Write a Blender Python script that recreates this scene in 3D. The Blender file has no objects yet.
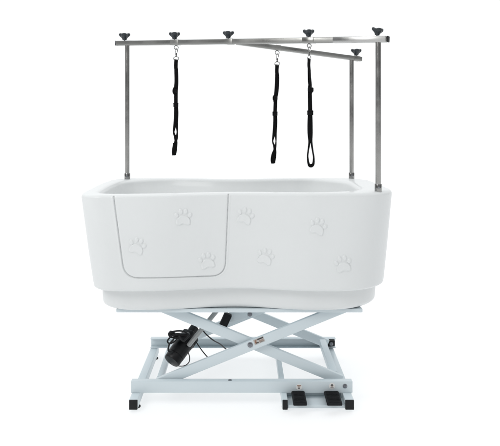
import bpy, bmesh, math, random
import numpy as np
from mathutils import Vector, Matrix
random.seed(4)
C = bpy.context.scene.collection
PI = math.pi

TOP_W, BACK_W, FRONT_W, BELOW_W, SIDE_W = 1.47, 1.05, .34, 1.36, .40          # white studio cove behind and above, dimmer room behind the camera
# ------------------------------------------------------------------ camera
F = 685.0; D0 = 3.3; EYE = 1.22
cam = bpy.data.cameras.new('camera'); cam_o = bpy.data.objects.new('camera', cam); C.objects.link(cam_o)
cam_o.location = (0, -D0, EYE); cam_o.rotation_euler = (PI/2, 0, 0)
cam.sensor_width = 36; cam.lens = F/500*36
cam.shift_x = (250-244)/500; cam.shift_y = -(223-125)/500
cam.clip_start = .05; cam.clip_end = 100
bpy.context.scene.camera = cam_o
vs = bpy.context.scene.view_settings
vs.view_transform = 'Standard'; vs.look = 'None'; vs.exposure = 0; vs.gamma = 1

def P(px, py, d):
    """real-world point seen at photo pixel px,py, d metres in front of the lens"""
    return Vector(((px-244)/F*d, d-D0, EYE-(py-125)/F*d))

# ------------------------------------------------------------------ materials
def mat(name, col, rough=.5, metal=0, bump=None, coat=0, var=None, spec=.5, aniso=None):
    m = bpy.data.materials.new(name); m.use_nodes = True
    nt = m.node_tree; b = nt.nodes['Principled BSDF']
    b.inputs['Base Color'].default_value = (*col, 1)
    b.inputs['Roughness'].default_value = rough
    b.inputs['Metallic'].default_value = metal
    b.inputs['Coat Weight'].default_value = coat
    b.inputs['Specular IOR Level'].default_value = spec
    b.inputs['Coat Roughness'].default_value = .16
    tc = nt.nodes.new('ShaderNodeTexCoord')
    if bump:
        sc, st, dist = bump[:3]
        n = nt.nodes.new('ShaderNodeTexNoise'); n.inputs['Scale'].default_value = sc; n.inputs['Detail'].default_value = 4
        if aniso:
            mp = nt.nodes.new('ShaderNodeMapping'); mp.inputs['Scale'].default_value = aniso
            nt.links.new(tc.outputs['Object'], mp.inputs[0]); nt.links.new(mp.outputs[0], n.inputs['Vector'])
        else: nt.links.new(tc.outputs['Object'], n.inputs['Vector'])
        bp = nt.nodes.new('ShaderNodeBump'); bp.inputs['Strength'].default_value = st; bp.inputs['Distance'].default_value = dist
        nt.links.new(n.outputs['Fac'], bp.inputs['Height']); nt.links.new(bp.outputs[0], b.inputs['Normal'])
    if var:
        sc, amt = var
        n2 = nt.nodes.new('ShaderNodeTexNoise'); n2.inputs['Scale'].default_value = sc; n2.inputs['Detail'].default_value = 5
        nt.links.new(tc.outputs['Object'], n2.inputs['Vector'])
        r = nt.nodes.new('ShaderNodeMapRange'); r.inputs['From Min'].default_value = .3; r.inputs['From Max'].default_value = .7
        r.inputs['To Min'].default_value = max(.03, rough-amt); r.inputs['To Max'].default_value = rough+amt
        nt.links.new(n2.outputs['Fac'], r.inputs['Value']); nt.links.new(r.outputs[0], b.inputs['Roughness'])
        mx = nt.nodes.new('ShaderNodeMix'); mx.data_type = 'RGBA'
        mx.inputs['A'].default_value = (*[c*(1-.25*amt) for c in col], 1); mx.inputs['B'].default_value = (*[min(1, c*(1+.25*amt)) for c in col], 1)
        nt.links.new(n2.outputs['Fac'], mx.inputs['Factor']); nt.links.new(mx.outputs['Result'], b.inputs['Base Color'])
    return m
M = {}
M['tub'] = mat('white_moulded_plastic', (.71, .726, .727), .45, bump=(4, .6, .012), var=(6, .08), spec=.12, coat=.35)
M['paint'] = mat('pale_blue_powder_coat', (.61, .68, .712), .38, bump=(500, .25, .0004), var=(9, .1))
M['steel'] = mat('brushed_stainless_steel', (.37, .365, .355), .2, 1, bump=(60, .3, .0006), var=(14, .1), aniso=(12, 12, .6))
M['barsteel'] = mat('satin_stainless_bar', (.31, .31, .30), .34, 1, bump=(60, .25, .0006), var=(7, .14), aniso=(.6, 12, 12))
M['bright'] = mat('bar_reflection_metal', (.46, .46, .455), .36, 1, bump=(60, .2, .0005), var=(9, .14))  # lighter metal that paints the bright reflection at the bar's right end
M['chrome'] = mat('polished_chrome', (.30, .30, .295), .15, 1, var=(30, .06))
M['knob'] = mat('dark_slate_knob_plastic', (.014, .020, .026), .35, bump=(300, .2, .0004))
M['black'] = mat('black_plastic', (.006, .0065, .008), .5, bump=(300, .3, .0005), var=(40, .1), spec=.3)
M['buckle'] = mat('matt_black_buckle', (.005, .005, .006), .6, bump=(300, .3, .0005), spec=.12)
M['rubber'] = mat('black_rubber', (.008, .009, .011), .7, bump=(350, .5, .0008), var=(50, .1), spec=.25)
M['web'] = mat('black_nylon_webbing', (.004, .004, .0045), .8, bump=(900, .8, .0012), spec=.12)
M['motor'] = mat('black_motor_housing', (.005, .005, .006), .4, bump=(60, .4, .001), var=(30, .1), spec=.3)
M['rod'] = mat('grey_actuator_tube', (.34, .35, .35), .35, .35, var=(20, .1))
M['bolt'] = mat('zinc_bolt', (.22, .23, .25), .35, 1, var=(90, .1))
M['sticker'] = mat('white_sticker_vinyl', (.78, .78, .77), .4, var=(60, .05))
M['plate'] = mat('silver_sticker', (.45, .43, .41), .35, .3, var=(60, .1))
M['ink'] = mat('black_print', (.02, .02, .022), .5, var=(80, .1))
M['inkred'] = mat('brown_print', (.24, .12, .07), .5, var=(80, .1))
ms = bpy.data.materials.new('underlit_fill_floor'); ms.use_nodes = True  # floor made translucent so added underlight washes out the shade beneath the tub
nt = ms.node_tree; nt.nodes.clear()
o_ = nt.nodes.new('ShaderNodeOutputMaterial'); df = nt.nodes.new('ShaderNodeBsdfDiffuse'); tr = nt.nodes.new('ShaderNodeBsdfTranslucent'); mx = nt.nodes.new('ShaderNodeMixShader')
df.inputs[0].default_value = tr.inputs[0].default_value = (.97, .97, .97, 1); mx.inputs[0].default_value = .6
nt.links.new(df.outputs[0], mx.inputs[1]); nt.links.new(tr.outputs[0], mx.inputs[2]); nt.links.new(mx.outputs[0], o_.inputs[0])
M['studio'] = ms

# ------------------------------------------------------------------ mesh helpers
def link(name, bm, m, parent=None, sharp=35, smooth=True):
    me = bpy.data.meshes.new(name)
    bmesh.ops.recalc_face_normals(bm, faces=bm.faces)
    bm.to_mesh(me); bm.free()
    return link_me(name, me, m, parent, sharp, smooth)
def link_me(name, me, m, parent=None, sharp=35, smooth=True):
    for mm in (m if isinstance(m, (list, tuple)) else [m]): me.materials.append(mm)
    if smooth:
        me.polygons.foreach_set('use_smooth', [True]*len(me.polygons))
        if sharp: me.set_sharp_from_angle(angle=math.radians(sharp))
    o = bpy.data.objects.new(name, me); C.objects.link(o)
    if parent: o.parent = parent
    return o
def box(bm, c, s, bev=.002, rot=None, seg=2, mi=0):
    b = bmesh.new(); bmesh.ops.create_cube(b, size=1)
    bmesh.ops.scale(b, vec=s, verts=b.verts)
    if bev: bmesh.ops.bevel(b, geom=b.edges[:], offset=bev, segments=seg, profile=.5, affect='EDGES', clamp_overlap=True)
    for f in b.faces: f.material_index = mi
    mtx = Matrix.Translation(Vector(c)) @ (rot.to_4x4() if rot else Matrix())
    bmesh.ops.transform(b, matrix=mtx, verts=b.verts)
    t = bpy.data.meshes.new('t'); b.to_mesh(t); b.free(); bm.from_mesh(t); bpy.data.meshes.remove(t)
def frame_of(p0, p1, up=Vector((0, 0, 1))):
    x = (p1-p0).normalized(); y = up.cross(x)
    if y.length < 1e-4: y = Vector((0, 1, 0)).cross(x)
    y.normalize(); z = x.cross(y)
    return Matrix((x, y, z)).transposed()
def beam(bm, p0, p1, w, h, bev=.002, up=Vector((0, 0, 1)), mi=0):
    p0 = Vector(p0); p1 = Vector(p1)
    box(bm, (p0+p1)/2, ((p1-p0).length, w, h), bev, frame_of(p0, p1, up), mi=mi)
def lathe(bm, p0, axis, prof, n=28, mi=0):
    """prof: list of (distance along axis, radius)"""
    p0 = Vector(p0); ax = Vector(axis).normalized()
    R = frame_of(Vector((0, 0, 0)), ax); u = R.col[1]; v = R.col[2]
    rings = []
    for t, r in prof:
        rings.append([bm.verts.new(p0+ax*t+(u*math.cos(a)+v*math.sin(a))*max(r, 1e-5)) for a in [2*PI*k/n for k in range(n)]])
    for a, b in zip(rings, rings[1:]):
        for k in range(n):
            f = bm.faces.new((a[k], a[(k+1) % n], b[(k+1) % n], b[k])); f.material_index = mi
    for r in (rings[0], rings[-1]):
        f = bm.faces.new(r); f.material_index = mi
def smooth_path(pts, n=8):
    pts = [Vector(p) for p in pts]; out = []
    q = [pts[0]*2-pts[1]]+pts+[pts[-1]*2-pts[-2]]
    for i in range(1, len(q)-2):
        a, b, c, d = q[i-1:i+3]
        for k in range(n):
            t = k/n
            out.append(.5*((2*b)+(c-a)*t+(2*a-5*b+4*c-d)*t*t+(3*b-a-3*c+d)*t**3))
    out.append(pts[-1]); return out
def tube(bm, pts, r, n=10, closed=False, mi=0):
    pts = [Vector(p) for p in pts]; rings = []; prev = None
    N = len(pts)
    for i, p in enumerate(pts):
        a = pts[(i-1) % N] if (closed or i > 0) else p
        b = pts[(i+1) % N] if (closed or i < N-1) else p
        t = (b-a).normalized()
        if prev is None:
            u = Vector((0, 1, 0)) if abs(t.y) < .9 else Vector((1, 0, 0))
        else: u = prev
        u = (u-t*u.dot(t)).normalized(); prev = u; v = t.cross(u)
        rings.append([bm.verts.new(p+(u*math.cos(2*PI*k/n)+v*math.sin(2*PI*k/n))*r) for k in range(n)])
    rng = range(N) if closed else range(N-1)
    for i in rng:
        A = rings[i]; B = rings[(i+1) % N]
        for k in range(n):
            f = bm.faces.new((A[k], A[(k+1) % n], B[(k+1) % n], B[k])); f.material_index = mi
    if not closed:
        bm.faces.new(rings[0]); bm.faces.new(rings[-1])
def ribbon(bm, pts, w, th, twist, n=8):
    """webbing: pts path, w width, th thickness, twist: list of angles (0 = flat towards the camera)"""
    P_ = smooth_path(pts, n); N = len(P_); secs = []
    for i, p in enumerate(P_):
        s = i/(N-1)*(len(twist)-1); k = min(int(s), len(twist)-2); a = twist[k]+(twist[k+1]-twist[k])*(s-k)
        t = (P_[min(i+1, N-1)]-P_[max(i-1, 0)]).normalized()
        u = Vector((math.cos(a), math.sin(a), 0)); u = (u-t*u.dot(t)).normalized(); v = t.cross(u)
        e = th*.5; c = [(-w/2, -e*.4), (-w/2+.0012, -e), (w/2-.0012, -e), (w/2, -e*.4), (w/2, e*.4), (w/2-.0012, e), (-w/2+.0012, e), (-w/2, e*.4)]
        secs.append([bm.verts.new(p+u*x+v*y) for x, y in c])
    for A, B in zip(secs, secs[1:]):
        for k in range(8): bm.faces.new((A[k], A[(k+1) % 8], B[(k+1) % 8], B[k]))
    bm.faces.new(secs[0]); bm.faces.new(secs[-1])

# ------------------------------------------------------------------ white studio floor
bm = bmesh.new()
g_ = [-60, -20, -6, -2, 2, 6, 20, 60]
vv_ = [[bm.verts.new((x, y, 0)) for y in g_] for x in g_]
for a, b in zip(vv_, vv_[1:]):
    for k in range(len(g_)-1): bm.faces.new((a[k], a[k+1], b[k+1], b[k]))
fl = link('floor', bm, M['studio'], sharp=None); fl['kind'] = 'structure'

# ------------------------------------------------------------------ the bath
bath = bpy.data.objects.new('grooming_bath', None); C.objects.link(bath)
bath['label'] = 'white dog grooming bath with paw prints on pale blue scissor lift with steel posts'
bath['category'] = 'pet bath'

NF, NC, NS, NB, NA = 640, 26, 14, 70, 170
def section(s, z, tilt=1.0):
    """closed plan outline; s = xl,xr,yf,yb,rFL,rFR,rBR,rBL,bow,skew"""
    xl, xr, yf, yb, r1, r2, r3, r4, bow, skew = s
    pts = []
    q = lambda n: [(k/n) for k in range(n)]
    for t in q(NF): pts.append((xl+r1+(xr-r2-xl-r1)*t, yf))
    def arc(cx, cy, r, a0, n=None):
        for t in q(n or NC):
            a = a0+t*PI/2; c, s_ = math.cos(a), math.sin(a); e = 2/2.25
            pts.append((cx+r*math.copysign(abs(c)**e, c), cy+r*math.copysign(abs(s_)**e, s_)))
    arc(xr-r2, yf+r2, r2, -PI/2, NA)
    for t in q(NS): pts.append((xr, yf+r2+(yb-r3-yf-r2)*t))
    arc(xr-r3, yb-r3, r3, 0)
    for t in q(NB): pts.append((xr-r3+(xl+r4-xr+r3)*t, yb))
    arc(xl+r4, yb-r4, r4, PI/2)
    for t in q(NS): pts.append((xl, yb-r4+(yf+r1-yb+r4)*t))
    arc(xl+r1, yf+r1, r1, PI)
    a = np.array(pts); w = (xr-xl)/2; cx = (xr+xl)/2; cy = (yf+yb)/2; h = (yb-yf)/2
    u = (a[:, 0]-cx)/w; v = (a[:, 1]-cy)/h
    front = np.clip(-v, 0, 1); back = np.clip(v, 0, 1)
    xx = a[:, 0]+.04; ww = np.where(xx < 0, .41, .36)
    waist = np.where(np.abs(xx) < ww, .5+.5*np.cos(PI*np.clip(xx/ww, -1, 1)), 0)
    a[:, 1] += bow*waist*front - bow*1.15*waist*back + skew*u*front
    a[:, 0] += .012*np.sign(u)*np.abs(u)**3*(1-v**2)
    zz = z + tilt*.005*a[:, 0]/.69*front
    return np.column_stack([a, np.full(len(a), 1.0)*zz])
def lerp(a, b, t): return tuple(x+(y-x)*t for x, y in zip(a, b))

ZB, ZR = .512, .932
S_bot = (-.653, .624, -.398, .375, .115, .24, .2, .16, .054, .0)
S_rim = (-.696, .651, -.430, .436, .10, .21, .19, .17, .046, .004)
S_in = (-.650, .552, -.393, .396, .11, .25, .24, .23, .046, .004)
S_inb = (-.55, .43, -.23, .24, .14, .2, .2, .2, .035, .0)
S_und = (-.60, .555, -.30, .31, .10, .19, .18, .16, .045, .0)
rows = []
rows.append((lerp(S_und, S_bot, 0), ZB+.004)); rows.append((lerp(S_und, S_bot, .7), ZB))
for k in range(9):                                                       # lower edge roll
    a = k/8*PI/2; r = .016
    o = r*(1-math.sin(a)); s = S_bot
    rows.append(((s[0]+o, s[1]-o, s[2]+o, s[3]-o)+s[4:], ZB+r*(1-math.cos(a))))
NW = 190; zt = ZR-.017
for k in range(1, NW+1):
    t = k/NW; s = lerp(S_bot, S_rim, t**.92); rows.append((s, ZB+.016+(zt-ZB-.016)*t))
wall_rows = (2+8, 2+8+NW)
for k in range(1, 9):                                                    # rim outer roll
    a = k/8*PI/2; r = .017; o = .9*r*(1-math.cos(a)); s = S_rim
    rows.append(((s[0]+o, s[1]-o, s[2]+o, s[3]-o)+s[4:], zt+r*math.sin(a)))
base_in = lerp(S_rim, S_in, 1)
top_s = rows[-1][0]
for t in (.25, .5, .75): rows.append((lerp(top_s, S_in, t), ZR+.0008*math.sin(t*PI)))
for k in range(0, 9):                                                    # inner roll
    a = k/8*PI/2*.93; r = .022
    o = r*math.sin(a); s = S_in
    rows.append(((s[0]+o*1.2, s[1]-o*1.6, s[2]+o, s[3]-o)+s[4:], ZR-r*(1-math.cos(a))))
last = rows[-1]
for k in range(1, 13):
    t = k/12; rows.append((lerp(last[0], S_inb, t), last[1]+(.63-last[1])*t))
for t in (.15, .4, .7): rows.append((lerp(S_inb, (-.45, .36, -.17, .17, .1, .15, .15, .1, 0, 0), t), .63-.045*math.sin(t*PI/2)))
V = np.stack([section(s, z, tilt=max(0, (z-.6)/.33)) for s, z in rows])   # rows x cols x 3

# --- door outline (x,z) as seen on the front wall
def dfront(z, x):
    t = (ZR-z)/(ZR-ZB); w_ = .41 if x < -.04 else .36; q = (x+.04)/w_
    return D0-(.430-.032*t)+(.046+.008*t)*((.5+.5*math.cos(PI*q)) if abs(q) < 1 else 0)
def XZ(px, py):
    d = 2.88
    for _ in range(8): z = EYE-(py-125)/F*d; d = dfront(z, (px-244)/F*d)
    return ((px-244)/F*d, z)
door_pts = []
def rc(pts):
    out = []
    for k, (px, py, r) in enumerate(pts):
        a = Vector(XZ(px, py)); 
        if r == 0: out.append(a); continue
        b0 = Vector(XZ(*pts[k-1][:2])); b1 = Vector(XZ(*pts[(k+1) % len(pts)][:2]))
        u = (b0-a).normalized(); v = (b1-a).normalized(); rr = r
        p0 = a+u*rr; p1 = a+v*rr
        for i in range(13):
            t = i/12; out.append(p0*(1-t)**2+a*2*t*(1-t)*1+p1*t*t)
    return out
door_poly = np.array([tuple(v) for v in rc([(113, 190, 0), (124.5, 278, .062), (225, 276, .062), (228.6, 190, 0)])])
def seg_dist(X, Z, poly, closed=False):
    D = np.full(X.shape, 9.0); n = len(poly)
    for i in range(n if closed else n-1):
        a = poly[i]; b = poly[(i+1) % n]; ab = b-a; L = (ab**2).sum()+1e-12
        t = np.clip(((X-a[0])*ab[0]+(Z-a[1])*ab[1])/L, 0, 1)
        D = np.minimum(D, np.hypot(X-a[0]-t*ab[0], Z-a[1]-t*ab[1]))
    return D
def inside(X, Z, poly):
    c = np.zeros(X.shape, bool); n = len(poly)
    for i in range(n):
        x0, z0 = poly[i]; x1, z1 = poly[(i+1) % n]
        if z0 == z1: continue
        cond = ((z0 > Z) != (z1 > Z)) & (X < (x1-x0)*(Z-z0)/(z1-z0)+x0)
        c ^= cond
    return c
cols_n = V.shape[1]
X, Z = V[:, :, 0], V[:, :, 2]
front_mask = np.zeros(V.shape[:2], bool)
front_mask[wall_rows[0]:wall_rows[1]+4, :NF+NA//2] = True
dist = seg_dist(X, Z, door_poly)
isin = inside(X, Z, door_poly)
H = np.zeros(X.shape)
g = np.clip(1-dist/.0032, 0, 1); H -= .0075*(g**.8)
H += np.where(isin, .0012*np.clip((dist-.002)/.008, 0, 1), .0010*np.exp(-((dist-.006)/.004)**2))
# --- paw prints pressed into the wall
def sm(e): return 1/(1+np.exp(-np.clip(e, -40, 40)))
def paw(cx, cz, size, rot):
    global H
    c, s = math.cos(rot), math.sin(rot)
    u = ((X-cx)*c+(Z-cz)*s)/size; v = (-(X-cx)*s+(Z-cz)*c)/size
    near = (np.abs(u) < 1.5) & (np.abs(v) < 1.5)
    uu, vv = u[near], v[near]
    # main pad: rounded triangle with a lobed base
    top = .22*np.exp(-(uu/.25)**2)
    hw = .47
    yb_ = -.47+.05*np.cos(uu*10)
    yt_ = -.20+.34*(1-np.clip(np.abs(uu)/hw, 0, 1)**2.2)**.55-.04*(np.abs(uu)/hw)**2
    dd = np.minimum(np.minimum(yt_-vv, vv-yb_), (hw-np.abs(uu)))
    toes = [(-.46, .17, .12, .16, .5), (-.17, .43, .125, .17, .15), (.17, .43, .125, .17, -.15), (.46, .17, .12, .16, -.5)]
    for tx, tz, a, b, r in toes:
        cc, ss = math.cos(r), math.sin(r)
        p = (uu-tx)*cc+(vv-tz)*ss; q_ = -(uu-tx)*ss+(vv-tz)*cc
        dd = np.maximum(dd, (1-np.sqrt((p/a)**2+(q_/b)**2))*min(a, b))
    e = dd*size
    H[near] += .0042*sm(e/.0009)*(1-.25*sm((e-.005)/.0015)) - .0010*np.exp(-((e+.002)/.0018)**2)
for px, py, r in [(183.4, 217.5, 0), (137.3, 246.3, -.3), (207.3, 261, .18), (245.4, 216.4, -.32), (318, 227, -.3), (265.6, 257, -.28), (343.3, 264.5, .18)]:
    x, z = XZ(px, py); paw(x, z, .060, r)
H[~front_mask] = 0
# fade groove out at the rim roll
T = np.roll(V, -1, 1)-np.roll(V, 1, 1); T /= np.linalg.norm(T[:, :, :2], axis=2, keepdims=True)+1e-9
V[:, :, 0] += T[:, :, 1]*H; V[:, :, 1] -= T[:, :, 0]*H
nr, nc = V.shape[:2]
verts = V.reshape(-1, 3)
I = np.arange(nr*nc).reshape(nr, nc)
A = I[:-1, :]; B = np.roll(I, -1, axis=1)[:-1, :]; Cc = np.roll(I, -1, axis=1)[1:, :]; Dd = I[1:, :]
faces = np.stack([A, B, Cc, Dd], -1).reshape(-1, 4)
fin = (isin & front_mask)[:-1, :] & np.roll(isin & front_mask, -1, axis=1)[:-1, :] & (isin & front_mask)[1:, :]
fin = fin.reshape(-1)
def from_np(name, verts, faces, m, parent, extra=None, sharp=None):
    used = np.unique(faces); rem = np.full(len(verts), -1); rem[used] = np.arange(len(used))
    fs = rem[faces].tolist(); vsx = verts[used].tolist()
    if extra is not None: fs += [[int(rem[i]) for i in e] for e in extra]
    me = bpy.data.meshes.new(name); me.from_pydata(vsx, [], fs); me.update()
    return link_me(name, me, m, parent, sharp)
last_ring = I[-1, :].tolist()
tub = from_np('tub', verts, faces[~fin], M['tub'], bath, extra=[last_ring])
door = from_np('door', verts, faces[fin], M['tub'], tub)
door['label'] = 'entry door panel with three raised paw prints'

# skirt under the tub
bm = bmesh.new()
S_sk = (-.624, .592, -.345, .335, .12, .22, .2, .16, .050, .0)
rr = []
for k in range(8):
    a = k/7*PI/2; r = .035; o = r*(1-math.sin(a))
    rr.append(((S_sk[0]+o*1.3, S_sk[1]-o*1.3, S_sk[2]+o*.7, S_sk[3]-o*.7)+S_sk[4:], .4165+.03*(1-math.cos(a))))
rr.append(((S_sk[0]-.004, S_sk[1]+.004)+S_sk[2:], .525))
NFs = NF; NF = 120; NA = 40
rings = [[bm.verts.new(p) for p in section(s, z, 0)] for s, z in rr]
NF = NFs
for a, b in zip(rings, rings[1:]):
    n = len(a)
    for k in range(n): bm.faces.new((a[k], a[(k+1) % n], b[(k+1) % n], b[k]))
bm.faces.new(rings[0]); bm.faces.new(rings[-1])
link('tub_skirt', bm, M['tub'], tub, sharp=None if False else 60)

# ------------------------------------------------------------------ lift frame
FY, RY = -.315, .315          # outer faces of front and rear base rails
# support frame under tub
bm = bmesh.new()
zc, hh = .408, .016
box(bm, (-.020, -.291, zc), (1.078, .026, hh), .002); box(bm, (-.020, .291, zc), (1.078, .026, hh), .002)
for x in (-.544, -.2, .15, .502): box(bm, (x, 0, zc-.0015), (.03, .555, hh-.004), .002)
box(bm, (-.020, 0, .4128), (1.074, .600, .004), .001)
link('support_frame', bm, M['paint'], bath)
def channel(x0, x1, ywall, side, name):
    bm = bmesh.new(); t = .004; dp = .034; z0, z1 = .053, .103; L = x1-x0; cx = (x0+x1)/2
    yo = ywall
    box(bm, (cx, yo+side*t/2, (z0+z1)/2), (L, t, z1-z0), .0015)
    for z in (z1-t/2, z0+t/2): box(bm, (cx, yo+side*(t+(dp-t)/2-.001), z), (L-.0006, dp-t, t-.0004), .0012)
    return link(name, bm, M['paint'], bath)
fr = channel(-.493, .473, FY, 1, 'base_rail')
rrail = channel(-.490, .480, RY, -1, 'base_rail')
# bolts on front rail
def bolt(p, r=.006, parent=bath, ax=(0, -1, 0), h=.004, name='bolt'):
    bm = bmesh.new(); lathe(bm, p, ax, [(0, r*1.35), (.001, r*1.35), (.0012, r*.95), (h, r*.9), (h+.001, r*.45), (h-.001, r*.4)], 20)
    return link(name, bm, M['bolt'], parent)
bolt(P(345, 386, 2.985)+Vector((0, .000, 0)), .0075, fr)
bm = bmesh.new(); lathe(bm, P(230, 380.6, 3.0), (0, 0, 1), [(0, .009), (.003, .009), (.005, .006), (.0055, .001)], 18)
link('rail_stud', bm, M['bolt'], fr)
# cross tubes with caps and levelling feet
def cross_tube(x0, x1, y0, y1, z0=.011, z1=.0525, rear_foot=True):
    bm = bmesh.new(); cx = (x0+x1)/2
    box(bm, (cx, (y0+y1)/2, (z0+z1)/2), (x1-x0, y1-y0, z1-z0), .003, seg=3)
    t = link('cross_tube', bm, M['paint'], bath)
    for y, s in ((y0, -1), (y1, 1)):
        bm = bmesh.new(); box(bm, (cx, y+s*.0035, (z0+z1)/2-.0005), (x1-x0-.001, .009, z1-z0-.001), .002, seg=3)
        link('end_cap', bm, M['black'], t)
    for y in ((y0+.05, y1-.06) if rear_foot else (y0+.05,)):
        bm = bmesh.new(); lathe(bm, (cx+.006, y, 0), (0, 0, 1), [(0, .016), (.001, .017), (.006, .017), (.009, .012), (.0105, .006), (.02, .005)], 24)
        link('levelling_foot', bm, M['black'], t)
    return t
cross_tube(-.489, -.452, -.385, .335)
cross_tube(.430, .468, -.385, .335)
cross_tube(.163, .186, -.385, .335)
# weld beads where the cross tubes meet the front rail
for x in (-.489, -.452, .430, .468, .163, .186):
    bm = bmesh.new()
    tube(bm, [(x+.0004*math.sin(9*k), FY+.001+.031*k/12, .0528+.0004*math.cos(7*k)) for k in range(13)], .0022, 8)
    link('weld_bead', bm, M['paint'], fr)
# pedal tray and pedals
bm = bmesh.new()
box(bm, (.308, -.33, .026), (.242, .105, .004), .001)
box(bm, (.308, -.3835, .0215), (.242, .004, .013), .001)
box(bm, (.308, -.2795, .030), (.242, .004, .022), .001)
link('pedal_tray', bm, M['paint'], bath)
for px0, px1 in ((291.3, 304.6), (323.8, 338.6)):
    x0 = (px0-244)/F*2.99; x1 = (px1-244)/F*2.99; cx = (x0+x1)/2; w = x1-x0
    bm = bmesh.new()
    box(bm, (cx, -.365, .0515), (w, .13, .014), .004, Matrix.Rotation(math.radians(2), 3, 'X'), seg=3)
    for k in range(9): box(bm, (cx, -.422+k*.0125, .0583+k*.0005), (w-.012, .005, .0009), .0003, Matrix.Rotation(math.radians(2), 3, 'X'), seg=1)
    box(bm, (cx, -.33, .036), (w*.6, .05, .022), .002)
    link('foot_pedal', bm, M['rubber'], bath)

# scissor legs
def leg(p0, p1, y, name='scissor_leg', w=.022, h=.044):
    bm = bmesh.new(); p0 = Vector((p0[0], y, p0[1])); p1 = Vector((p1[0], y, p1[1]))
    u = (p1-p0).normalized(); n_ = Vector((-u.z, 0, u.x)); zlo, zhi = .062, .4105
    def cut(side, z):
        a = p0+n_*side*h/2; return a+u*((z-a.z)/u.z)
    sg = 1 if u.x > 0 else -1
    lo = p0 if p0.z < p1.z else p1; lo = lo-u*(.012 if p0.z < p1.z else -.012)
    loop = [lo-n_*h/2, cut(-1, zhi), cut(1, zhi), lo+n_*h/2]
    f_ = [bm.verts.new(p+Vector((0, -w/2, 0))) for p in loop]; b_ = [bm.verts.new(p+Vector((0, w/2, 0))) for p in loop]
    bm.faces.new(f_); bm.faces.new(b_[::-1])
    for k in range(4): bm.faces.new((f_[k], b_[k], b_[(k+1) % 4], f_[(k+1) % 4]))
    bmesh.ops.bevel(bm, geom=bm.edges[:], offset=.003, segments=3, profile=.5, affect='EDGES', clamp_overlap=True)
    return link(name, bm, M['paint'], bath)
Aa, Ab = (-.372, .082), (.394, .3925)
Ba, Bb = (-.327, .3925), (.425, .086)
yA, yB = -.266, -.240
legA = leg(Aa, Ab, yA); legB = leg(Ba, Bb, yB)
legC = leg(Aa, Ab, .240); legD = leg(Ba, Bb, .266)
pv = Vector((.026, 0, .244))
bolt(P(250.2, 344.8, D0+yA-.0115), .009, legA, h=.005, name='pivot_bolt')
bolt((pv.x+.004, .254-.027, .246), .009, legC, h=.005, name='pivot_bolt')
for x, z in ((Aa[0], Aa[1]), (Ab[0], Ab[1]), (Bb[0], Bb[1])):
    pass
# axles between the front and rear scissors
for (x, z, w, h) in ((-.374, .088, .026, .028), (.404, .100, .032, .034), (.385, .386, .024, .024), (-.318, .386, .024, .024)):
    bm = bmesh.new(); box(bm, (x, 0, z), (w, .458 if z > .2 or x > 0 else .50, h), .003); link('axle_tube', bm, M['paint'], bath)
# roller block and bolt at the right end of the rear rail
bm = bmesh.new(); box(bm, (.452, .289, .083), (.044, .044, .030), .004); link('roller_block', bm, M['black'], rrail)
bolt((.455, .2665, .080), .007, rrail)

# label on front scissor leg
u = Vector((Ab[0]-Aa[0], 0, Ab[1]-Aa[1])).normalized(); Rl = frame_of(Vector((0, 0, 0)), u)
lp = P(259, 340.6, D0+yA-.0115); lp.y = yA-.0115
bm = bmesh.new(); box(bm, lp, (.048, .001, .024), .0004, Rl); plate = link('rating_label', bm, M['plate'], legA)
def on_label(dx, dz, w, h, m, nm):
    bm = bmesh.new(); box(bm, lp+Rl@Vector((dx, 0, dz))+Vector((0, -.0009, 0)), (w, .0012, h), .0002, Rl); return (bm, m, nm)
bm = bmesh.new()
for dx, dz, w, h, mi in ((.008, .007, .026, .005, 0), (-.016, -.001, .008, .010, 1), (-.010, -.006, .012, .004, 0), (.010, -.001, .020, .0016, 1), (.010, -.0045, .020, .0014, 1), (-.013, .007, .010, .003, 1), (.010, -.008, .018, .0012, 0)):
    box(bm, lp+Rl@Vector((dx, 0, dz))+Vector((0, -.0007, 0)), (w, .0008, h), 0, Rl, mi=mi)
pr = link('label_print', bm, [M['ink'], M['inkred']], legA, smooth=False)
# pedal direction stickers on front rail
def sticker(px, py, up):
    c = P(px, py, 2.984); c.y = FY-.0004
    bm = bmesh.new(); lathe(bm, c, (0, -1, 0), [(-.0002, .0135), (.0006, .0135)], 32)
    s = link('arrow_sticker', bm, M['sticker'], fr)
    bm = bmesh.new(); sg = 1 if up else -1
    def poly(pts, mi=0):
        f = [bm.verts.new((c.x+x, FY-.0015, c.z+z)) for x, z in pts]; b_ = [bm.verts.new((c.x+x, FY-.0008, c.z+z)) for x, z in pts]
        fa = bm.faces.new(f); fa.material_index = mi
        for k in range(len(pts)):
            q_ = bm.faces.new((f[k], f[(k+1) % len(pts)], b_[(k+1) % len(pts)], b_[k])); q_.material_index = mi
    if up:
        poly([(-.0065, .002), (.0065, .002), (0, .0105)], 0); poly([(-.0018, -.004), (.0018, -.004), (.0018, .002), (-.0018, .002)], 1); poly([(-.007, -.009), (.007, -.009), (.007, -.0065), (-.007, -.0065)], 0)
    else:
        poly([(-.0045, -.003), (0, -.0105), (.0045, -.003)], 0); poly([(-.0018, -.003), (.0018, -.003), (.0018, .004), (-.0018, .004)], 1); poly([(-.008, .004), (.008, .004), (.008, .0075), (-.008, .0075)], 1)
    link('arrow_print', bm, [M['ink'], M['inkred']], fr, smooth=False)
sticker(299, 387, False); sticker(332, 386, True)

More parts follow.
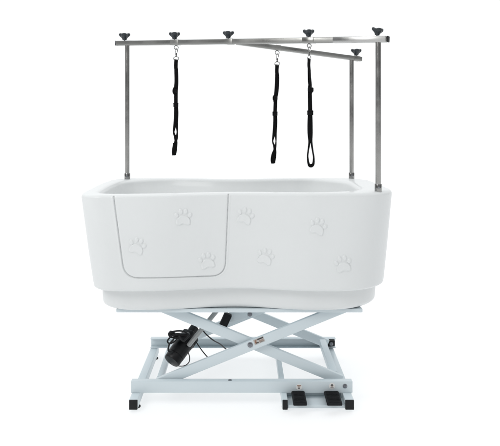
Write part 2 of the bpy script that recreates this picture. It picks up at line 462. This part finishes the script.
# ------------------------------------------------------------------ actuator
m0 = P(171.5, 361.3, 3.125); m1 = P(195.5, 327.5, 3.25); ax = (m1-m0).normalized(); L = (m1-m0).length
bm = bmesh.new()
lathe(bm, m0, ax, [(-.001, .030), (0, .0365), (.004, .0390), (.03, .0400), (.0305, .0385), (.032, .0385), (.033, .0405), (.09, .042), (.0915, .0405), (.096, .0405), (.0975, .043), (.12, .043), (.128, .034)], 40)
Rm = frame_of(Vector((0, 0, 0)), ax)
box(bm, m0+ax*.135+Rm@Vector((0, 0, -.004)), (.06, .066, .072), .012, Rm, seg=3)
box(bm, m0+ax*.175, (.05, .036, .040), .006, Rm, seg=3)
motor = link('lift_motor', bm, M['motor'], bath)
bm = bmesh.new()
r0 = P(188, 346, 3.145); r1 = P(226, 299.5, 3.20); ra = (r1-r0).normalized()
lathe(bm, r0, ra, [(0, .006), (.001, .0090), (.004, .0108), ((r1-r0).length, .0108)], 28)
link('actuator_tube', bm, M['rod'], motor)
bm = bmesh.new()
b0 = P(189, 341, 3.16); 
box(bm, P(181.5, 335.5, 3.145), (.075, .03, .022), .006, Matrix.Rotation(math.radians(-4), 3, 'Y'), seg=3)
box(bm, P(172, 333.5, 3.145), (.03, .03, .02), .007, Matrix.Rotation(math.radians(12), 3, 'Y'), seg=3)
link('control_box', bm, M['motor'], motor)
bm = bmesh.new()
cb = lambda pts, r=.0032: tube(bm, smooth_path([P(*p) for p in pts], 10), r, 10)
cb([(190, 336, 3.13), (184, 331.5, 3.12), (176, 331, 3.11), (169, 333, 3.11), (170.5, 337, 3.11), (178, 338, 3.12), (187, 339, 3.12)], .0036)
cb([(184, 335, 3.12), (176, 334, 3.11), (169.5, 338, 3.10), (167.5, 341.5, 3.10), (170, 343.5, 3.11), (175, 341, 3.11), (178, 337, 3.12)], .0036)
cb([(174, 339, 3.10), (169.5, 344, 3.09), (168.3, 350, 3.09), (170, 352, 3.10)], .0042)
cb([(179, 336, 3.10), (183, 341, 3.09), (186, 339, 3.09), (190, 335, 3.10)], .0042)
cb([(188, 352, 3.14), (189.6, 357, 3.13), (189, 362, 3.12), (185, 365.5, 3.12), (179, 366, 3.13), (175, 364.5, 3.15)], .0022)
cb([(193, 337, 3.2), (197.5, 344, 3.2), (202, 350.5, 3.22), (207.5, 357, 3.24), (212, 361, 3.3)], .0026)
cb([(200, 325, 3.22), (205, 333, 3.25), (213, 340, 3.3), (220, 344, 3.4), (226, 349, 3.5), (232, 352, 3.52)], .0032)
link('cable', bm, M['black'], motor)
# black buffer and bracket near the rear scissor
bm = bmesh.new(); beam(bm, P(222.5, 326.5, 3.42), P(228.5, 313.5, 3.42), .035, .040, .005); link('buffer_block', bm, M['rubber'], bath)
bm = bmesh.new(); beam(bm, P(226, 318.5, 3.455), P(246, 313, 3.455), .006, .05, .002); link('bracket_plate', bm, M['paint'], bath)

# ------------------------------------------------------------------ posts and bars
BL = Vector((-.680, .37, 1.657)); BR = Vector((.612, -.38, 1.5855))
onbar = lambda s: BL+(BR-BL)*s
def sbar(px): # parameter on the bar for photo column px
    k = (px-244)/F; return (k*(BL.y+D0)-BL.x)/((BR.x-BL.x)-k*(BR.y-BL.y))
def post(x, y, zt, rim):
    bm = bmesh.new(); lathe(bm, (x, y, rim-.02), (0, 0, 1), [(0, .0118), (zt-rim+.02, .0118)], 32)
    p = link('post', bm, M['steel'], bath)
    bm = bmesh.new()
    lathe(bm, (x, y, rim-.004), (0, 0, 1), [(0, .0145), (.002, .0152), (.034, .0152), (.036, .0142), (.0362, .0119)], 32)
    link('post_collar', bm, M['chrome'], p)
    bolt((x, y-.015, rim+.018), .0035, p, h=.003, name='grub_screw')
s1 = sbar(127.3); s3 = sbar(378.2)
pL = onbar(s1); pR = onbar(s3)
post(pL.x, pL.y, pL.z-.012, ZR); post(pR.x, pR.y, pR.z-.012, ZR+.003)
post(.579, .387, 1.574, ZR)
def sq_tube(p0, p1, w, name, parent, m, bev=.003):
    bm = bmesh.new(); beam(bm, p0, p1, w, w, bev); return link(name, bm, m, parent)
def oriented(name, p0, p1, w, m, parent, bev=.003):
    """square tube along local x so the brushed grain follows it"""
    bm = bmesh.new(); Lx = (p1-p0).length; box(bm, (Lx/2, 0, 0), (Lx, w, w), bev, seg=3)
    o = link(name, bm, m, parent); o.matrix_world = Matrix.Translation(p0) @ frame_of(p0, p1).to_4x4(); return o
bar = oriented('overhead_bar', BL, BR, .025, M['barsteel'], bath)
AJ = onbar(sbar(232)); AE = P(361, 59.3, 3.72)
ad = (AE-AJ).normalized()
arm = oriented('overhead_arm', AJ+ad*.028, AE, .0235, M['barsteel'], bath)
def sleeve(p, d, ln, w, name='clamp_sleeve', parent=bath, m=None):
    bm = bmesh.new(); beam(bm, p-d*ln/2, p+d*ln/2, w, w, .0025); return link(name, bm, m or M['barsteel'], parent)
bd = (BR-BL).normalized()
sleeve(onbar(sbar(175.5)), bd, .052, .0275, parent=bath)
sleeve(onbar(sbar(230)), bd, .040, .028, parent=bath)
sleeve(onbar(sbar(309)), bd, .060, .0275, parent=bath)
sleeve(onbar(sbar(359.5)), bd, (onbar(sbar(385.8))-onbar(sbar(333))).length, .0268, name='bar_reflection_patch', parent=bath, m=M['bright'])  # sleeve added to carry the painted reflection
sleeve(AE-ad*.035, ad, .044, .0265, parent=bath)
bm = bmesh.new(); beam(bm, BR+bd*.0005, BR+bd*.0055, .0262, .0262, .002); link('bar_end_cap', bm, M['black'], bath)
bm = bmesh.new(); beam(bm, BL-bd*.0040, BL-bd*.0005, .0258, .0258, .0015); link('bar_end_cap', bm, M['bolt'], bath)
def knob(p, rot, tilt=0, sc=1.0, tdir=0):
    bm = bmesh.new(); n = 72
    prof = [(.000, .0095, 0), (.003, .0100, 0), (.008, .0120, .1), (.012, .0155, .35), (.0155, .0195, .7), (.019, .0222, 1), (.025, .0230, 1), (.0285, .0218, 1), (.0305, .0185, .9), (.0298, .0145, .5), (.0285, .010, .1), (.0282, .004, 0)]
    rings = []
    for z, r, l in prof:
        ring = []
        for k in range(n):
            a = 2*PI*k/n; c3 = math.cos(3*a)
            lobe = 1+l*(.21*c3 - .03*math.cos(6*a))
            zz = z+.002*l*c3
            ring.append(bm.verts.new((r*lobe*math.cos(a), r*lobe*math.sin(a), zz)))
        rings.append(ring)
    for a, b in zip(rings, rings[1:]):
        for k in range(n): bm.faces.new((a[k], a[(k+1) % n], b[(k+1) % n], b[k]))
    bm.faces.new(rings[0]); bm.faces.new(rings[-1])
    o = link('clamp_knob', bm, M['knob'], bath, sharp=60)
    o.matrix_world = Matrix.Translation(p) @ Matrix.Rotation(tilt, 4, 'Y') @ Matrix.Rotation(tdir, 4, 'X') @ Matrix.Rotation(rot, 4, 'Z') @ Matrix.Scale(sc*1.1, 4)
    bm = bmesh.new(); lathe(bm, (0, 0, -.012), (0, 0, 1), [(0, .0035), (.014, .0035)], 16)
    s = link('knob_screw', bm, M['bolt'], o)
up = Vector((0, 0, .0165))
knob(onbar(sbar(124.6))+up, -PI/2+.1, 0, 1.06, .12)
knob(onbar(sbar(174.6))+up, -PI/2+.1, 0, 1.02, .10)
knob(onbar(sbar(228.3))+up, -PI/2-.1, 0, .98, .10)
knob(onbar(sbar(308.6))+up, -PI/2, 0, .94, .12)
knob(onbar(sbar(377.0))+up*1.05, -PI/2+.12, .16, .92, .14)
knob(P(356.3, 58.6, 3.70)+up, -PI/2-.05, 0, 1.02, .10)

# ------------------------------------------------------------------ leashes
def leash(att, dist, label, kind):
    """att = underside of the bar; pixel-sized shape scaled to metres at that distance"""
    k = dist/F
    e = bpy.data.objects.new('grooming_leash', None); C.objects.link(e); e.location = att
    e['label'] = label; e['category'] = 'leash'; e['group'] = 'black leashes hanging from the overhead bar'
    Q = lambda x, y, z=0: Vector((x*k, z, -y*k))      # px right, px down from the attachment
    bm = bmesh.new()                                    # eye ring under the bar
    c = Q(0, 2.6); r = 2.0*k
    tube(bm, [c+Vector((math.cos(a)*r, .15*r*math.cos(a), math.sin(a)*r)) for a in [2*PI*i/28 for i in range(28)]], .0019, 10, True)
    lathe(bm, Q(0, -.4), (0, 0, -1), [(0, .0045), (.004, .0045), (.0045, .0025), (.008, .0022)], 16)
    link('eye_ring', bm, M['chrome'], e)
    y0 = 4.4
    bm = bmesh.new()                                    # swivel snap
    hy = [Q(0, y0-1.0), Q(1.0, y0-.2), Q(1.25, y0+2), Q(.4, y0+4.2), Q(0, y0+5.0)]
    tube(bm, smooth_path(hy, 6), .0016, 8)
    hy = [Q(0, y0-1.0), Q(-.9, y0-.2), Q(-.8, y0+2), Q(-.3, y0+4.0)]
    tube(bm, smooth_path(hy, 6), .0013, 8)
    lathe(bm, Q(0, y0+3.6), (0, 0, -1), [(0, .002), (.001, .0042), (.009, .0045), (.010, .0030), (.014, .0030), (.0145, .0046), (.019, .0046), (.020, .002)], 18)
    link('snap_hook', bm, M['chrome'], e)
    y1 = y0+3.6+.019/k
    bm = bmesh.new(); w = .0125 if kind != 3 else .007
    sq = [Q(0, y1)+Vector((x, y_, z)) for x, y_, z in ((-.35*w, 0, 0), (.35*w, 0, 0), (w, 0, -.005), (w, 0, -.013), (.8*w, 0, -.0155), (-.8*w, 0, -.0155), (-w, 0, -.013), (-w, 0, -.005))]
    tube(bm, sq, .0019, 8, True); link('strap_ring', bm, M['chrome'], e)
    ys = y1+.013/k
    W = .0200 if kind != 3 else .0215
    if kind == 1:   # left leash
        slid, buck, op0, op1, end = 94-48, 108-48, 130-48, 140-48, 158.5-48
        bx, sx, ex = -.3, -1.8, -1.6; tw = 0.2
    elif kind == 2:
        slid, buck, op0, op1, end = 98-50, 113.5-50, 136-50, 146-50, 163.5-50
        bx, sx, ex = -2.2, -3.0, -3.6; tw = .15
    else:
        slid, buck, op0, op1, end = 91-44.5, 114-44.5, 143-44.5, 163-44.5, 168.5-44.5
        bx, sx, ex = 1.0, 2.0, 1.4; tw = .75
    bm = bmesh.new()
    ribbon(bm, [Q(0, ys), Q(-.35, ys+7), Q(.3, ys+14), Q(bx*.4+.5, slid-7), Q(bx*.7, slid), Q(bx, buck)], W*.93, .0022, [tw, tw, tw+.15, tw*.6, .2])
    ribbon(bm, [Q(-.2, ys, .004), Q(-.3, ys+9, .005), Q(bx*.4, slid-9, .006), Q(sx*.6, slid, .005)], W*.9, .0022, [tw, tw+.2, tw-.1, tw])
    # tail folded over beside the slider
    ribbon(bm, [Q(sx*.6, slid-3.5, -.004), Q(sx-.3, slid-1, -.010), Q(sx, slid+2, -.008), Q(bx, slid+4, -.003)], W*.7, .0025, [tw+.3, .8, .7, .2])
    link('upper_strap', bm, M['web'], e)
    bm = bmesh.new()
    if kind in (1, 2):
        ribbon(bm, [Q(bx-.2, buck), Q(bx-.3, buck+8), Q(ex+.2, op0-2), Q(ex-.9, (op0+op1)/2), Q(ex+.6, op1), Q(ex+1.4, op1+6), Q(ex+.4, end-3), Q(ex-.9, end-.6)], W*.8, .0024, [.1, .3, .5, 1.15, .8, .35, .2, .1])
        ribbon(bm, [Q(bx+.5, buck, .006), Q(bx+.9, buck+8, .006), Q(ex+2.0, op0-4, .008), Q(ex+2.5, (op0+op1)/2, .010), Q(ex+1.6, op1+2, .010), Q(ex-.6, end-9, .010), Q(ex-1.4, end-4, .008), Q(ex-1.0, end-.6, .002)], W*.8, .0024, [.2, .3, .6, 1.25, .7, .3, .2, .1])
        tube(bm, [Q(ex-2.3, end-.9, .003), Q(ex+1.3, end-1.6, .003)], .0058, 10); ribbon(bm, [Q(ex+.6, op1+6, -.004), Q(ex-.2, end-6, -.005), Q(ex-.4, end-.8, -.002)], W*1.05, .0024, [.1, .0, .1])
    else:
        ribbon(bm, [Q(bx-.6, buck), Q(bx-1.2, buck+9), Q(ex-1.7, op0-9), Q(ex-1.2, op0), Q(ex-2.4, (op0+op1)/2-1), Q(ex-2.9, op1-5), Q(ex-2.0, op1+2), Q(ex-.2, end-1.0)], W*.72, .0024, [.2, .35, .5, .8, 1.05, 1.1, .75, .3])
        ribbon(bm, [Q(bx+.4, buck, .005), Q(bx+.8, buck+9, .006), Q(ex+.7, op0-9, .007), Q(ex+1.0, op0, .009), Q(ex+2.5, (op0+op1)/2, .012), Q(ex+3.4, op1-4, .012), Q(ex+2.8, op1+2.5, .008), Q(ex+.2, end-1.2, .002)], W*.8, .0024, [.2, .3, .5, .9, 1.1, 1.05, .75, .3])
        tube(bm, smooth_path([Q(ex-1.9, end-2.4), Q(ex-.8, end-1.0), Q(ex+.8, end-1.1), Q(ex+2.2, end-2.6)], 5), .0052, 10)
    link('hand_loop', bm, M['web'], e)
    bm = bmesh.new()
    box(bm, Q(bx, buck, -.001), (W*1.25, .012, .022), .003, Matrix.Rotation(.15, 3, 'Z'), seg=3)
    box(bm, Q(bx, buck-1.6, -.003), (W*1.34, .013, .004), .002, Matrix.Rotation(.15, 3, 'Z'))
    link('side_buckle', bm, M['buckle'], e)
    bm = bmesh.new()
    box(bm, Q(sx*.7, slid, -.002), (W*1.15, .018, .021), .005, Matrix.Rotation(.5, 3, 'Z'), seg=3)
    link('slider', bm, M['buckle'], e)
    return e
q = onbar(sbar(176.2)); leash(q-Vector((0, 0, .0128)), q.y+D0, 'black leash hanging alone near the left post, leftmost of the three', 1)
ua = AJ; ka = (277.2-244)/F
sa = (ka*(AJ.y+D0)-AJ.x)/((AE.x-AJ.x)-ka*(AE.y-AJ.y)); q = AJ+(AE-AJ)*sa
sleeve(q, ad, .030, .026, parent=bath)
leash(q-Vector((0, 0, .0118)), q.y+D0, 'black leash hanging from the short rear arm, middle of the three', 2)
q = onbar(sbar(309.2)); leash(q-Vector((0, 0, .0128)), q.y+D0, 'black leash with a wide open hand loop, rightmost and lowest hanging of the three', 3)

# ------------------------------------------------------------------ light
w = bpy.data.worlds.new('World'); bpy.context.scene.world = w; w.use_nodes = True
nt = w.node_tree; bg = nt.nodes['Background']
tc = nt.nodes.new('ShaderNodeTexCoord'); sx = nt.nodes.new('ShaderNodeSeparateXYZ'); nt.links.new(tc.outputs['Generated'], sx.inputs[0])
mr = nt.nodes.new('ShaderNodeMapRange'); mr.interpolation_type = 'SMOOTHSTEP'
mr.inputs['From Min'].default_value = -.85; mr.inputs['From Max'].default_value = -.15
mr.inputs['To Min'].default_value = FRONT_W; mr.inputs['To Max'].default_value = BACK_W
nt.links.new(sx.outputs['Y'], mr.inputs['Value']); nt.links.new(mr.outputs[0], bg.inputs['Strength'])
bg.inputs[0].default_value = (.975, .99, 1, 1)
mt = nt.nodes.new('ShaderNodeMapRange'); mt.interpolation_type = 'SMOOTHSTEP'
mt.inputs['From Min'].default_value = .18; mt.inputs['From Max'].default_value = .75
mt.inputs['To Min'].default_value = 0; mt.inputs['To Max'].default_value = TOP_W-BACK_W
nt.links.new(sx.outputs['Z'], mt.inputs['Value'])
mb = nt.nodes.new('ShaderNodeMapRange')                                # added unseen light through the floor, lifts the shade under the tub
mb.inputs['From Min'].default_value = -.02; mb.inputs['From Max'].default_value = -.2
mb.inputs['To Min'].default_value = 0; mb.inputs['To Max'].default_value = BELOW_W-BACK_W
nt.links.new(sx.outputs['Z'], mb.inputs['Value'])
a0 = nt.nodes.new('ShaderNodeMath'); a0.operation = 'ADD'; nt.links.new(mt.outputs[0], a0.inputs[0]); nt.links.new(mb.outputs[0], a0.inputs[1])
ab = nt.nodes.new('ShaderNodeMath'); ab.operation = 'ABSOLUTE'; nt.links.new(sx.outputs['X'], ab.inputs[0])      # black flags at both sides
ms_ = nt.nodes.new('ShaderNodeMapRange'); ms_.interpolation_type = 'SMOOTHSTEP'
ms_.inputs['From Min'].default_value = .62; ms_.inputs['From Max'].default_value = .90; ms_.inputs['To Min'].default_value = 0; ms_.inputs['To Max'].default_value = SIDE_W-BACK_W
nt.links.new(ab.outputs[0], ms_.inputs['Value'])
a1 = nt.nodes.new('ShaderNodeMath'); a1.operation = 'ADD'; nt.links.new(a0.outputs[0], a1.inputs[0]); nt.links.new(ms_.outputs[0], a1.inputs[1])
ad_ = nt.nodes.new('ShaderNodeMath'); ad_.operation = 'ADD'
nt.links.new(mr.outputs[0], ad_.inputs[0]); nt.links.new(a1.outputs[0], ad_.inputs[1]); nt.links.new(ad_.outputs[0], bg.inputs['Strength'])
def area(name, loc, target, sx, sy, power, col=(1, 1, 1)):
    l = bpy.data.lights.new(name, 'AREA'); l.shape = 'RECTANGLE'; l.size = sx; l.size_y = sy; l.energy = power; l.color = col
    o = bpy.data.objects.new(name, l); C.objects.link(o); o.location = loc
    o.rotation_euler = (Vector(target)-Vector(loc)).to_track_quat('-Z', 'Y').to_euler(); return o
area('key_softbox', (-2.3, -3.0, 3.0), (0, -.1, .5), 1.1, 1.6, 42, (1, .995, .98))
